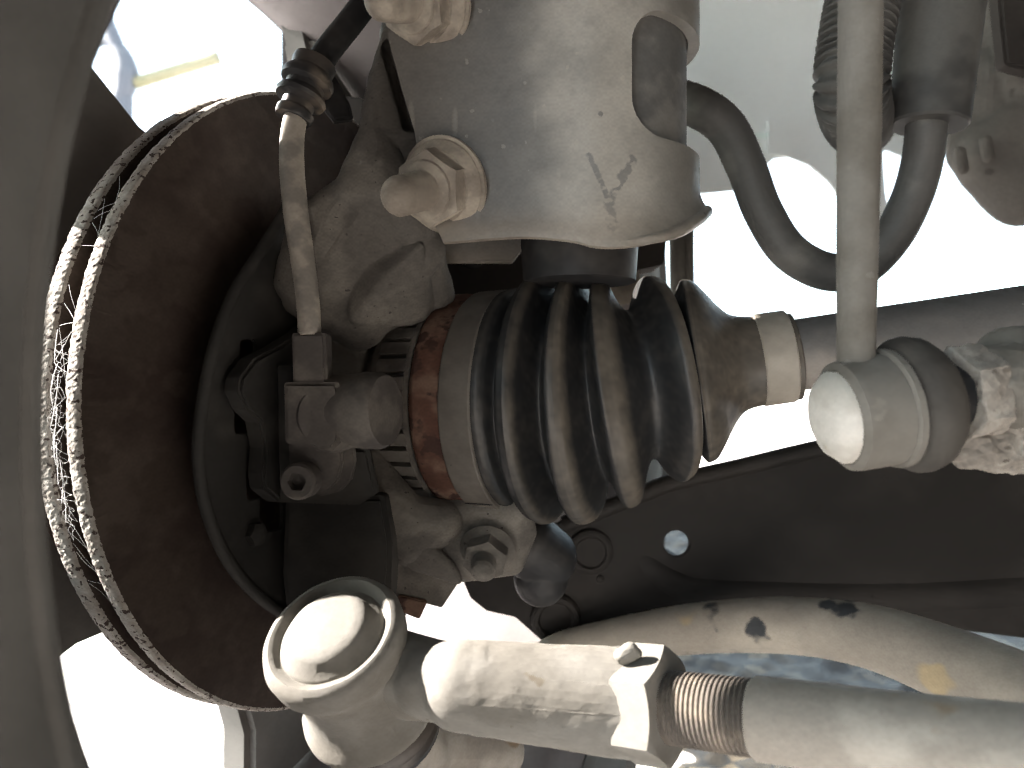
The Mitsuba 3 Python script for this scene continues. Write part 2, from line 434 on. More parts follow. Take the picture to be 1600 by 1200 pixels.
part(w, 'tyre', rings([(C0 + s * N, N, r) for s, r in tp + tp[:1]], 160, cap=False), 'm_tyre', 40)

# --- brake disc
d = thing('brake_disc', 'large rusty brake disc with two crumbling pitted rims and a slot between them', 'brake disc')
R = .135


def plate(s0, s1, rin, seed, nseg=2600):
    prof = [(s0, rin)] + [(s0, rin + (R - .0015 - rin) * q) for q in (.25, .5, .75, .9, 1)]
    k = 13
    prof += [(s0 + (s1 - s0) * q, R - .0006 * abs(2 * q - 1) ** 3) for q in np.linspace(0.02, .98, k)]
    prof += [(s1, rin + (R - .0015 - rin) * q) for q in (1, .9, .75, .5, .25)] + [(s1, rin)]
    m = rings([(C0 - s * N, N, r) for s, r in prof + prof[:1]], nseg, cap=False)
    v = np.array(m.vertices)
    q = v - C0
    rad = q - np.outer(q @ N, N)
    rr = np.linalg.norm(rad, axis=1, keepdims=True)
    h = meshkit.fbm(v * 900, 3, seed) - .5 + 0.35 * (meshkit.fbm(v * 260, 2, seed + 9) - .5)
    wgt = np.clip((rr - (R - .004)) / .003, 0, 1)
    v = v + rad / rr * (.0007 * h[:, None]) * wgt + np.outer((meshkit.fbm(v * 600, 3, seed + 3) - .5) * .0010, N) * wgt
    m.vertices = v
    return m


def split(m, radius):
    """rim faces and side faces of a plate."""
    q = np.array(m.triangles_center) - C0
    rad = np.linalg.norm(q - np.outer(q @ N, N), axis=1)
    a = m.submesh([np.where(rad > radius)[0]], append=True, repair=False)
    b = m.submesh([np.where(rad <= radius)[0]], append=True, repair=False)
    return a, b


for s0, s1, sd in ((0.0, .0056, 3), (.0132, .0196, 11)):
    m = plate(s0, s1, .06, sd)
    a, b = split(m, R - .0017)
    pl = part(d, 'friction_plate', b, 'm_disc_face', True)
    part(pl, 'pitted_rim', a, 'm_disc_rim', True)
for k in range(36):
    a = 2 * math.pi * k / 36
    e = np.array([math.cos(a), math.sin(a)])
    t_ = np.array([-e[1], e[0]])
    pg = [tuple(x * e + y * t_) for x, y in ((.07, -.002), (.122, -.0025), (.125, 0), (.122, .0025), (.07, .002))]
    part(d, 'vane', prism(pg, WB, C0, -.0133, -.0055, .0003), 'm_disc_face', 30)
part(d, 'hat', lathe(C0, -N, [(-.002, .045), (-.004, .074), (-.001, .077), (.040, .077), (.0446, .073), (.0446, .03)], 96), 'm_disc_face', 35)
# a rusty ridge left standing in the slot, along the lower front
q = [W(-.0092 + .0008 * math.sin(9 * t), (R - .004) * math.cos(t), (R - .004) * math.sin(t)) for t in np.linspace(-.95, -.36, 30)]
part(d, 'rust_ridge', bumpy(tube(q, .0007 + .0003 * rng.random(30), 8, 4), .0006, 500, 4), 'm_disc_rim', True)

# --- cobweb in the slot
segs = []


def rimp(t, s, dr_=0.0):
    return W(-s, (R + dr_) * math.cos(t), (R + dr_) * math.sin(t))


for k in range(26):
    t0 = rng.uniform(-.5, .55)
    t1 = t0 + rng.normal(0, .06)
    segs.append((rimp(t0, .0062, -.001), rimp(t1, .0118, -.001), rng.uniform(.00004, .00009)))
net = np.array([[rng.uniform(-.30, .16), rng.uniform(.0060, .0120), rng.uniform(-.004, .0006)] for _ in range(120)])
from scipy.spatial import Voronoi
vo = Voronoi(np.stack([net[:, 0] * R, net[:, 1]], 1))
for (i, j) in vo.ridge_vertices:
    if i >= 0 and j >= 0:
        a, b = vo.vertices[i], vo.vertices[j]
        if all(0.0052 < x[1] < .0128 and -.32 < x[0] / R < .18 for x in (a, b)):
            za, zb = (0.0015 * (meshkit.noise(np.array([x[0] * 300, x[1] * 300, 0])) - .7) for x in (a, b))
            segs.append((rimp(a[0] / R, a[1], za), rimp(b[0] / R, b[1], zb), rng.uniform(.00003, .00006)))
for t in np.linspace(-.27, .1, 9):
    segs.append((rimp(t, .0100 + .001 * rng.random(), .0002), rimp(t + rng.uniform(.04, .12), .0076 + .003 * rng.random(), .0004), .00012))
threads = []
for a, b, r in segs:
    if np.linalg.norm(a - b) > 2e-4:
        mid = (a + b) / 2 + rng.normal(0, .0002, 3)
        threads.append(tube([a, mid, b], r, 5, 3))
solo('cobweb', joined(*threads), 'm_web', 'white cobweb threads strung across the slot of the brake disc rim', 'cobweb', True)

# --- caliper mass on the far side of the disc
cal = thing('brake_caliper', 'dark brake caliper over the far upper edge of the brake disc', 'brake caliper')
t_ = [(-.062, .095), (-.10, .075), (-.118, .05), (-.098, .115), (-.078, .135), (-.052, .13), (-.045, .11)]
part(cal, 'body', cast(union([bone(*[(W(s, f, u), .008) for s in (.03, .012) for f, u in t_])]), .004, 6, .0006, 90, 2), 'm_black')
part(cal, 'bridge', cast(union([bone(*[(W(s, f, u), .005) for s in (.02, -.035) for f, u in ((-.075, .137), (-.108, .115), (-.06, .142))])]), .004, 6, .0004, 90, 3), 'm_black')

# --- splash shield
out = [(455, 300), (430, 345), (400, 392), (360, 455), (328, 540), (308, 640), (303, 720), (316, 800), (350, 880), (400, 938), (450, 968), (520, 985)]
SS = .016
left = [onplane(u, v, SS) for u, v in out]
pg = sg.Polygon(left + [(-.09, -.10), (-.10, 0), (-.09, .09)]).buffer(.004).buffer(-.004)
holes = []
for (u0, v0, u1, v1) in ((374, 530, 398, 566), (365, 620, 396, 676), (384, 715, 420, 775), (405, 760, 440, 825)):
    a, b = onplane(u0, v0, SS), onplane(u1, v1, SS)
    h = sg.box(min(a[0], b[0]), min(a[1], b[1]), max(a[0], b[0]), max(a[1], b[1])).buffer(-.0022).buffer(.0022)
    holes.append(h)
hb = onplane(394, 834, SS)
for h in holes:
    pg = pg.difference(h)
sh = thing('splash_shield', 'dark grey crescent splash shield with cut-outs, in front of the brake disc face', 'splash shield')
part(sh, 'plate', prism(pg, WB, C0, SS - .0012, SS + .0006, .0004), 'm_shield', 30)
rimline = [W(SS + .0004, f * 0.985, u * 0.985) for f, u in left]
part(sh, 'rolled_edge', tube(rimline, .0022, 12, 10), 'm_shield', True)
part(sh, 'screw', place(hexagon(.0045, .004), W(SS + .0004, *hb), N), 'm_shield', 30)

# ------------------------------------------------------------------ steering knuckle (a casting)
kn = thing('steering_knuckle', 'rough grey cast steering knuckle between the brake disc and the strut', 'steering knuckle')
ax = lambda s, f=0, u=0: W(s, f, u)
upper = union([
    bone((P(640, 40, .290), .010), (P(640, 60, .31), .012), (P(640, 330, .290), .012), (P(650, 330, .31), .012)),
    bone((P(612, 60, .284), .004), (P(600, 130, .281), .006), (P(585, 215, .278), .006), (P(650, 215, .287), .008), (P(640, 60, .300), .008)),
    bone((P(585, 215, .278), .006), (P(545, 300, .277), .006), (P(600, 300, .276), .006), (P(640, 350, .285), .010)),
    bone((P(545, 300, .278), .006), (P(480, 345, .285), .007), (P(470, 440, .293), .010), (P(560, 330, .281), .007)),
    bone((P(590, 300, .279), .008), (P(480, 460, .295), .010), (P(560, 500, .302), .012), (P(655, 390, .292), .010)),
    bone((P(655, 385, .2805), .0018), (P(605, 432, .2805), .0022), (P(560, 492, .288), .004), (P(580, 420, .292), .009), (P(640, 470, .306), .010)),
    bone((P(660, 390, .297), .008), (P(680, 460, .312), .008), (P(600, 480, .312), .012)),
])
housing = mani(lathe(C0, N, [(.004, .02), (.004, .058), (.008, .060), (.026, .060), (.032, .056), (.040, .046), (.042, .02)], 72))
lower = union([
    bone((ax(.022, .045, -.02), .010), (ax(.022, .03, -.05), .010), (P(590, 770, .305), .008), (P(610, 820, .305), .008)),
    bone((P(582, 720, .304), .005), (P(600, 770, .302), .007), (P(640, 810, .305), .008), (P(590, 840, .303), .006), (P(570, 790, .304), .006)),
    bone((P(620, 800, .305), .008), (P(690, 815, .309), .009), (P(640, 850, .309), .009)),
])
slot = m3.Manifold.batch_hull([ball(P(u, v, y), .0028, 12) for u, v in ((607, 75), (640, 195)) for y in (.24, .2885)])
part(kn, 'casting', cast(union([upper, housing, lower]) - slot, .0022, 3, .0006, 240, 5), 'm_knuckle')
blk = [(445, 770), (600, 775), (612, 850), (610, 930), (600, 1000), (452, 1000), (440, 900)]
pb = [((u - 800) / FPX * .285, (600 - v) / FPX * .285) for u, v in blk]
part(kn, 'lower_boss', bumpy(prism(rounded(pb, .002), (np.array([1., 0, 0]), UP, np.array([0, -1., 0])), [0, .285, 0], -.02, .0, .002), .0, 1), 'm_shield', 30)
part(kn, 'lower_lug', cast(union([bone((P(618, 858, .305), .003), (P(640, 836, .304), .004), (P(700, 885, .306), .003), (P(715, 905, .307), .002), (P(650, 880, .306), .003))]), .002, 5, .0002, 200, 8), 'm_knuckle')
# lobed flange of the hub bearing beside the sensor
fl = [(520, 480), (470, 520), (430, 545), (400, 560), (378, 590), (375, 612), (388, 640), (408, 660), (415, 700), (412, 740), (415, 765), (440, 785), (520, 790), (620, 700), (620, 520)]
pf = sg.Polygon([onplane(u, v, .026) for u, v in fl]).buffer(-.002).buffer(.004).buffer(-.002)
part(kn, 'bearing_flange', prism(pf, WB, C0, .018, .026, .0012), 'm_shield', 35)

# ------------------------------------------------------------------ strut with its clamp bracket
st = thing('strut', 'dusty grey strut with a wrap-around clamp bracket and a rounded window on its right side', 'strut')
SC = np.array([.0305, .290])
RB, TH = .0392, .0042
# plan curve of the bracket's outer face: flange on the left, then round the tube
flat = [np.array([x_, .2514 - .176 * (x_ - .0237)]) for x_ in np.linspace(-.050, .019, 9)]
ang = np.radians(np.linspace(-100, 60, 54))
arc = [SC + RB * np.array([math.cos(a), math.sin(a)]) for a in ang]
plan = spline([np.append(p, 0) for p in flat + arc], 5)[:, :2]
plan = plan[np.linspace(0, len(plan) - 1, 150).astype(int)]
tg = np.gradient(plan, axis=0)
tg /= np.linalg.norm(tg, axis=1, keepdims=True)
nr = np.stack([tg[:, 1], -tg[:, 0]], 1)       # outward


def bottom_z(x, y):
    """the bracket's wavy lower edge."""
    u = 800 + FPX * x / y
    vv = np.interp(u, [560, 690, 715, 745, 780, 815, 850, 890, 930, 970, 1010, 1050, 1080, 1100, 1120], [378, 380, 383, 376, 368, 366, 369, 379, 386, 388, 384, 372, 352, 330, 318])
    return (600 - vv) / FPX * y


bz = np.array([bottom_z(*p) for p in plan])
far = np.arange(len(plan)) > np.argmax(plan[:, 0])
bz[far] = bz[np.argmax(plan[:, 0])] + 0.0
bz = np.convolve(np.pad(bz, 4, mode='edge'), np.ones(9) / 9, 'valid')
ztop = .165
rows = []
lvl = np.concatenate([[0, .0012, .0026, .004, .006, .009, .013], np.linspace(.018, .12, 26)])
flare_at = np.clip((np.arange(len(plan)) - 22) / 25, .25, 1)
for q in lvl:
    z = bz + q * np.where(lvl[-1] > 0, (ztop - bz) / lvl[-1], 1)
    flare = .0040 * flare_at * np.exp(-(q / .0055) ** 2)
    rows.append(np.concatenate([plan + nr * flare[:, None], z[:, None]], 1))
o_ = np.array(rows)
i_ = o_.copy()
i_[:, :, :2] -= nr[None] * TH
m_, n_ = o_.shape[:2]
loop = np.concatenate([o_, i_[::-1]], 0)          # closed section, swept along the plan
v = loop.reshape(-1, 3)
k_ = loop.shape[0]
f = []
idx = np.arange(k_ * n_).reshape(k_, n_)
for a in range(k_):
    b = (a + 1) % k_
    f.append(np.stack([idx[a, :-1], idx[a, 1:], idx[b, 1:]], 1))
    f.append(np.stack([idx[a, :-1], idx[b, 1:], idx[b, :-1]], 1))
for e, flip in ((0, False), (n_ - 1, True)):
    for a in range(m_ - 1):
        q = [idx[a, e], idx[a + 1, e], idx[k_ - 2 - a, e], idx[k_ - 1 - a, e]]
        tri = np.array([[q[0], q[1], q[2]], [q[0], q[2], q[3]]])
        f.append(tri[:, ::-1] if flip else tri)
br = tm(v, np.vstack(f))
if br.volume < 0:
    br.invert()
# the rounded window in the bracket (cut towards the tube's axis)
wz0, wz1 = .0820, .1245


def window_cut():
    """a curved rounded slot: a thick shell sector with rounded corners, made in (arc length, z) and bent round the tube."""
    a0, a1, rc = math.radians(-77) * RB, math.radians(58) * RB, .0125
    g = sg.box(a0, wz0, a1, wz1).buffer(-rc).buffer(rc, 12)
    pts = np.array(g.exterior.coords)[:-1]
    cs = m3.CrossSection([pts], m3.FillRule.EvenOdd).extrude(.02).refine_to_length(.003)
    mm = cs.to_mesh()
    q = mm.vert_properties[:, :3]
    aa = q[:, 0] / RB
    rr = RB - .010 + q[:, 2]
    vv = np.stack([SC[0] + rr * np.cos(aa), SC[1] + rr * np.sin(aa), q[:, 1]], 1)
    t = tm(vv, mm.tri_verts)
    if t.volume < 0:
        t.invert()
    return mani(t)


brm = mani(br)
lefto = [(300, -200), (612, -200), (606, 60), (628, 140), (647, 203), (652, 230), (668, 330), (690, 372), (712, 430), (300, 430)]
cut = brm - window_cut() - mani(prism([((u - 800) / FPX * .262, (600 - v) / FPX * .262) for u, v in lefto], (np.array([1., 0, 0]), UP, np.array([0, -1., 0])), [0, .262, 0], -.03, .03, .0001))
bracket = back(cut)
bracket = bumpy(bracket, .00012, 160, 3)
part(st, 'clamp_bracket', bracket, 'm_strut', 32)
lipline = [np.append(plan[k_] + nr[k_] * (.0040 * flare_at[k_] - .0016), bz[k_] + .0016) for k_ in range(24, len(plan) - 20, 3)]
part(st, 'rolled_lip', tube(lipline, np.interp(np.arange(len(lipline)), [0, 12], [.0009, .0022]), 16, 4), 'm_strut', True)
part(st, 'tube', lathe([SC[0], SC[1], .062], UP, [(0, .02), (0, .0338), (.001, .0346), (.16, .0346), (.16, .02)], 96), 'm_strut_tube')
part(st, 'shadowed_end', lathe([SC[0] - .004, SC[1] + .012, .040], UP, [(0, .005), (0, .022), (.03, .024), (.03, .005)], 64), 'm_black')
# inner flange of the bracket, behind the knuckle
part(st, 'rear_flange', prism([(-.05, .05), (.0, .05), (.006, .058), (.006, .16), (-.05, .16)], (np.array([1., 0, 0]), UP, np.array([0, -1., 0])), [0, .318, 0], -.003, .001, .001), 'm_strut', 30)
for (uu, vv), lab in (((692, 290), 'lower clamp nut with a blunt threaded stud end'), ((668, 8), 'upper clamp nut cut by the top edge of the photo')):
    o = P(uu, vv, .2605)
    dd = unit([-.46, -.82, -.34])
    bt = part(st, 'clamp_nut', place(hexagon(.0128, .0105, .0014, .0152, .0028), o, dd, roll=.35), 'm_bolt', 30, label=lab)
    part(bt, 'stud', threaded(o + dd * .009, dd, .0170, .0064, .0014, .0003, tip=.0045), 'm_bolt', 50)
    part(bt, 'collar', lathe(o + dd * .0098, dd, [(0, .004), (0, .0098), (.0016, .0094), (.0026, .0078), (.0026, .004)], 48), 'm_bolt', 35)
    part(bt, 'washer', lathe(o - dd * .0012, dd, [(0, .004), (0, .0164), (.0012, .0164), (.0012, .004)], 64), 'm_bolt', 30)

# ------------------------------------------------------------------ wheel speed sensor and its cable
ws = thing('wheel_speed_sensor', 'grey wheel speed sensor with angular plug, bolted in front of the bearing hub', 'sensor')
YS = .262
XZ = (np.array([1., 0, 0]), UP, np.array([0, -1., 0]))


def facing(pix, y, d0, d1, bev=.0012, r=.001):
    """a block whose outline faces the viewer: outline from photograph points at depth y."""
    pg = [((u - 800) / FPX * y, (600 - v) / FPX * y) for u, v in pix]
    return prism(rounded(pg, r), XZ, [0, y, 0], d0, d1, bev)


part(ws, 'crimp_sleeve', facing([(455, 520), (508, 520), (511, 602), (457, 602)], YS, -.010, .0, .001), 'm_sensor', 30)
part(ws, 'plug_body', bumpy(facing([(445, 597), (530, 597), (535, 640), (532, 692), (520, 705), (447, 692)], YS, -.012, .002, .0014), .0, 1), 'm_sensor', 30)
ctr = P(505, 645, YS + .004)
part(ws, 'round_boss', lathe(P(518, 648, YS + .010), unit([.30, -.95, 0]), [(0, .005), (0, .0128), (.008, .0128), (.0098, .0117), (.0105, .005)], 64), 'm_sensor', 35)
part(ws, 'sensor_barrel', lathe(P(518, 642, YS + .012), unit([.94, -.34, .02]), [(0, .004), (0, .0128), (.0135, .0132), (.0145, .0136), (.0205, .0134), (.0222, .0122), (.0228, .004)], 72), 'm_sensor', 35)
for k_, (u0, off) in enumerate(((512, .0), (532, .0035))):
    part(ws, 'mounting_tab', facing([(u0 - 62 + k_ * 20, 690), (u0 + 20, 690), (u0 + 24, 720), (u0 + 18, 748), (u0, 768), (u0 - 30, 776), (u0 - 58 + 20 * k_, 772)], YS + .003 + off, -.0028, .0, .0007, .0015), 'm_sensor', 30)
dd = unit([-.10, -.99, .0])
o = P(476, 749, YS + .001)
hd = mani(lathe(o, dd, [(0, .0), (0, .0062), (.0062, .0062), (.0072, .0054), (.0072, 0)], 48)) - mani(place(hexagon(.0033, .01, .0001), o + dd * .0032, dd))
part(ws, 'socket_screw', back(hd), 'm_sensor', 30)
part(ws, 'bracket_plate', facing([(432, 570), (470, 570), (505, 700), (575, 700), (590, 770), (560, 790), (436, 786)], YS + .012, -.006, .0, .0015), 'm_shield', 30)
# cable: grey lower length, black grommet, black upper length
part(ws, 'cable', tube([P(484, 525, YS - .0 + .004), P(481, 470, .267), P(472, 400, .270), P(462, 330, .272), P(456, 260, .275), P(457, 210, .277), P(465, 170, .278)], [.0040, .0040, .0042, .0044, .0044, .0043, .0042], 24, 10), 'm_cable_grey', True)
gd = unit(P(495, 95, .283) - P(457, 190, .278))
go = P(457, 186, .278)
part(ws, 'grommet', lathe(go, gd, [(0, .003), (0, .0062), (.001, .0068), (.003, .0068), (.004, .0058), (.0065, .006), (.0075, .0088), (.009, .0093), (.0105, .0085), (.0118, .0070), (.0135, .0072), (.0145, .0094), (.0162, .0098), (.018, .009), (.0195, .0076), (.0225, .0080), (.024, .0078), (.0255, .005)], 48), 'm_rubber', 40)
part(ws, 'upper_cable', tube([P(486, 120, .283), P(510, 82, .287), P(545, 38, .292), P(590, -20, .298), P(640, -80, .30)], .0050, 24, 10), 'm_black', True, label='black upper length of the cable')
part(ws, 'clip', facing([(497, 108), (520, 112), (545, 160), (552, 185), (520, 190), (500, 165)], .290, -.004, .0, .001), 'm_black', 30)

# ------------------------------------------------------------------ drive shaft
ds = thing('drive_shaft', 'drive shaft with a ribbed black rubber boot, rusty joint housing and grey shaft', 'drive shaft')
tr = part(ds, 'tone_ring', lathe(C0, N, [(.030, .02), (.030, .0415), (.063, .0415), (.063, .02)], 96), 'm_tone', 30)
for s0, s1 in ((.0445, .0475), (.0595, .0620)):
    part(tr, 'rim', lathe(C0, N, [(s0, .038), (s0, .0446), (s1, .0446), (s1, .038)], 96), 'm_tone', 30)
for k_ in range(38):
    a = 2 * math.pi * k_ / 38
    e = np.array([math.cos(a), math.sin(a)])
    ra, ta = e[0] * FW + e[1] * UP, -e[1] * FW + e[0] * UP
    bx = trimesh.creation.box((.0040, .0051, .0130))
    bx.vertices = np.array(bx.vertices) @ np.stack([ra, ta, N], 0) + C0 + N * .0535 + ra * .0426
    part(tr, 'tooth', bx, 'm_tone', False)
part(ds, 'joint_housing', bumpy(lathe(C0, N, [(.0615, .02), (.0615, .0430), (.0630, .0452), (.0650, .0458), (.070, .0458), (.0720, .0450), (.078, .0448), (.0785, .02)], 160), .00025, 300, 2), 'm_rust', 40, label='rusty red outer joint housing')
cb = [(.0755, .03), (.0755, .0459), (.0762, .0464), (.0880, .0467), (.0887, .0462), (.0887, .03)]
bd = part(ds, 'clamp_band', lathe(C0, N, cb, 128), 'm_clamp', 30, label='smooth grey band clamp round the wide end of the boot')


def dirv(yaw, tilt):
    y, t = math.radians(yaw), math.radians(tilt)
    return np.array([math.cos(y) * math.cos(t), math.sin(y) * math.cos(t), math.sin(t)])


# the boot: rings of a bent bellows, each with its own centre, direction and radius
ctrl = [  # centre u, v, depth, radius, yaw, tilt
    (800, 622.5, .3240, .0452, -21.7, 0),
    (806, 622.5, .3238, .0458, -21.7, 0),
    (814, 622.5, .3238, .0462, -21.6, 0),
    (822, 622.5, .3238, .0455, -21.5, 0),
    (829, 622.5, .3238, .0430, -21.3, .1),
    (836, 622.5, .3240, .0436, -21.2, .3),
    (843, 622, .3243, .0490, -21, .5),
    (850, 621.5, .3246, .0522, -20.8, .8),
    (857, 621.5, .3246, .0524, -20.4, .9),
    (864, 621.5, .3247, .0490, -20, 1.1),
    (871, 621.5, .3248, .0420, -19.5, 1.2),
    (879, 621.5, .3249, .0385, -19, 1.4),
    (887, 622, .3250, .0390, -18.5, 1.6),
    (894, 622, .3252, .0440, -18, 2),
    (901, 622, .3255, .0502, -17.4, 2.3),
    (908, 621.5, .3255, .0527, -17, 2.8),
    (915, 620.5, .3256, .0520, -16.4, 3.5),
    (922, 619.5, .3258, .0470, -16, 4.5),
    (929, 618, .3260, .0405, -15.2, 5.4),
    (937, 616.5, .3262, .0372, -14.5, 6.2),
    (945, 615, .3264, .0382, -13.8, 7.2),
    (953, 613.5, .3267, .0440, -13, 8),
    (960, 612.3, .3270, .0485, -12.4, 8.8),
    (967, 611, .3273, .0487, -11.5, 9),
    (975, 609, .3276, .0440, -9, 9.3),
    (984, 606, .3280, .0365, -5, 9.6),
    (996, 602, .3285, .0325, -2, 9.8),
    (1009, 598.5, .3288, .0335, .5, 10),
    (1021, 595.5, .3290, .0378, 2, 10),
    (1031, 593, .3292, .0424, 2.8, 10.2),
    (1039, 591, .3293, .0440, 3, 10),
    (1046, 589.3, .3294, .0428, 2, 9.8),
    (1055, 587.4, .3296, .0370, -.5, 9.5),
    (1063, 585.2, .3297, .0325, -6, 9),
    (1071, 583, .3298, .0325, -9, 8.7),
    (1080, 581.2, .3299, .0358, -11, 8.5),
    (1087, 579.8, .3299, .0385, -12, 8.4),
    (1094, 578.5, .3299, .0391, -12.5, 8.3),
    (1103, 576.8, .3299, .0377, -12.5, 8.2),
    (1116, 574.5, .3299, .0330, -12, 8.2),
    (1130, 572, .3298, .0273, -11.5, 8.2),
    (1142, 570, .3297, .0233, -11, 8.1),
    (1153, 568, .3296, .0210, -11, 8.1),
    (1166, 566, .3294, .0199, -10.5, 8.1),
    (1186, 563.5, .3290, .0192, -10, 8.1),
    (1236, 557.5, .3275, .0186, -10, 8.1),
    (1242, 556.5, .3273, .0180, -10, 8.1),
    (1246, 556, .3272, .0150, -10, 8.1),
]
ca = np.array(ctrl)
cs4 = spline(ca, 8)
# rounder crests and narrower valleys
r0_ = cs4[:, 3].copy()
ii_ = np.arange(len(r0_))
top_ = [i for i in ii_[1:-1] if r0_[i] >= r0_[i - 1] and r0_[i] > r0_[i + 1]]
low_ = [i for i in ii_[1:-1] if r0_[i] <= r0_[i - 1] and r0_[i] < r0_[i + 1]]
hi_, lo_ = np.interp(ii_, top_, r0_[top_]), np.interp(ii_, low_, r0_[low_])
hh_ = np.clip((r0_ - lo_) / np.maximum(hi_ - lo_, 1e-4), 0, 1)
span_ = (ii_ >= low_[0]) & (ii_ <= top_[-1])
hh2_ = np.where(span_, 1 - (1 - hh_) ** 1.9, hh_)
cs4[:, 3] = np.where(span_, lo_ + hh2_ * (hi_ - lo_), r0_)
stn = [(P(c[0], c[1], c[2]), dirv(c[4], c[5]), c[3]) for c in cs4]
bm = bumpy(rings(stn, 180), .00015, 120, 8)
# dust lies on the crest of each fold and on the cone; the deep flanks are rubbed clean
rr_ = cs4[:, 3]
slope = np.gradient(rr_) / np.maximum(np.gradient(cs4[:, 0]) * .00028, 1e-6)
side_ = np.clip(.5 - slope * .8, .0, 1)
fl_ = (.06 + 1.0 * np.clip((hh2_ - .72) / .28, 0, 1) * side_ ** .7) * np.interp(cs4[:, 0], [800, 850, 880, 900], [.35, .45, .9, 1.0])
fl_ = np.where(cs4[:, 0] > 1100, .8, fl_)
nz = meshkit.fbm(np.array(bm.vertices) * 90, 4, 31)
nz2 = meshkit.fbm(np.array(bm.vertices) * 420, 3, 32)
wv = np.concatenate([np.repeat(fl_, 180), [0, 0]]) * (.45 + 1.0 * nz) + .35 * (nz - .5) + .3 * (nz2 - .5)
wv = np.clip(wv, 0.0, 1.0)[:, None]
k = key(f'{ds}__boot')
scene[k] = mikit.ply(bm, 'm_boot', smooth=True, color=np.array([[.016, .017, .018]]) * (1 - wv) + np.array([[.098, .085, .069]]) * wv * (.8 + .4 * nz2[:, None]))
labels[k] = {'label': 'black rubber boot with five fat folds'}
SD = dirv(-9, 8.1)
n0 = P(1183, 563.5, .3291)
part(ds, 'neck_clamp', lathe(n0, SD, [(0, .012), (0, .0194), (.0006, .0199), (.0128, .0197), (.0134, .0192), (.0134, .012)], 96), 'm_clamp_pale', 30, label='narrow grey band clamp round the boot neck')
part(ds, 'shaft', lathe(n0 + SD * .01, SD, [(0, .005), (0, .0152), (.30, .0152), (.30, .005)], 72), 'm_shaft', 30)
# clamp's closing seam
part(bd, 'seam', tube([W(s, .0467 * math.cos(-1.05), .0467 * math.sin(-1.05)) for s in np.linspace(.0762, .0882, 8)], .00022, 8, 3), 'm_black', True)

# ------------------------------------------------------------------ lower ball joint
bj = thing('ball_joint', 'lower ball joint with black boot and nut, under the bellows', 'ball joint')
part(bj, 'clamp_lug', cast(union([bone((P(700, 800, .315), .008), (P(800, 800, .315), .008), (P(820, 830, .318), .005), (P(800, 880, .318), .005), (P(725, 890, .316), .005), (P(700, 850, .315), .006))]), .002, 6, .0002, 200, 12), 'm_knuckle')
dn = unit([-.10, -.85, -.35])
on = P(762, 858, .308)
nt = part(bj, 'nut', place(hexagon(.0092, .009, .001, .0112, .002), on, dn, .3), 'm_knuckle', 30)
part(nt, 'stud', threaded(on + dn * .008, dn, .007, .0050, .0015, .0006, tip=.002), 'm_knuckle', 40)
part(bj, 'boot', cast(union([bone((P(825, 850, .335), .014), (P(852, 870, .34), .014)), bone((P(850, 850, .338), .010), (P(845, 905, .34), .012))]), .002, 6, .0001, 120, 3), 'm_black')

# --- control arm
ca_ = thing('control_arm', 'dark brown pressed steel control arm with a round hole, behind the bellows', 'control arm')
YA = .405
oa = [(722, 905), (760, 880), (830, 835), (880, 812), (1000, 765), (1020, 750), (1150, 722), (1290, 688), (1460, 655), (1700, 610), (1700, 1010), (1500, 985), (1390, 960), (1250, 948), (1100, 965), (960, 1015), (900, 1022), (850, 1005), (805, 965), (760, 955), (735, 935)]


def pixpoly(pix, y, r=.004):
    return rounded([((u - 800) / FPX * y, (600 - v) / FPX * y) for u, v in pix], r)


hole = sg.Point(*(((1057 - 800) / FPX * YA, (600 - 849) / FPX * YA))).buffer(.0066)
part(ca_, 'web_plate', prism(pixpoly(oa, YA).difference(hole), XZ, [0, YA, 0], -.003, .0, .001), 'm_arm', 30)
part(ca_, 'top_flange', tube([P(u, v, YA - .006) for u, v in ((880, 820), (1000, 773), (1050, 754), (1150, 731), (1290, 698), (1460, 665), (1690, 620))], .0045, 16, 8), 'm_arm', True)
ridge = [P(u, v, YA + .0115) for u, v in ((985, 835), (1005, 872), (1040, 900), (1085, 916), (1180, 922), (1400, 925), (1690, 908))]
part(ca_, 'pressed_ridge', tube(ridge, [.0095, .0122, .0132, .0136, .0138, .0138, .0138], 40, 10), 'm_arm', True)
for (u, v, r, h) in ((922, 862, .0125, .0026), (868, 965, .0135, .004)):
    part(ca_, 'boss', lathe(P(u, v, YA + .001), [0.05, -1, -.08], [(0, .004), (0, r), (h * .7, r * .97), (h, r * .86), (h, r * .70), (h * .6, r * .62), (h * .6, .001)], 64), 'm_arm', 35)
part(ca_, 'rivet', lathe(P(938, 905, YA), [0, -1, 0], [(0, .001), (0, .0022), (.001, .0018), (.0014, .0005)], 20), 'm_arm', 35)
part(ca_, 'rear_wall', prism(pixpoly([(830, 850), (1000, 780), (1290, 705), (1700, 630), (1700, 980), (1390, 940), (900, 990)], .46), XZ, [0, .46, 0], -.002, .0, .0005).slice_plane([.13, 0, 0], [1, 0, 0]) if False else prism(pixpoly([(1150, 790), (1290, 745), (1700, 690), (1700, 960), (1390, 930), (1150, 940)], .46), XZ, [0, .46, 0], -.002, .0, .0005), 'm_arm', 30)

# --- grey plate with a rusty tip, below the knuckle
gb = thing('hose_bracket', 'small grey sheet bracket with a rusty end below the knuckle', 'bracket')
part(gb, 'plate', facing([(612, 860), (640, 840), (720, 905), (690, 950), (660, 942), (618, 930)], .318, -.0025, .0, .0006), 'm_knuckle', 30)
part(gb, 'rusty_tip', facing([(618, 930), (668, 940), (655, 968), (630, 958)], .316, -.0035, .0, .0006), 'm_rust', 30, label='rusty tip of the bracket')

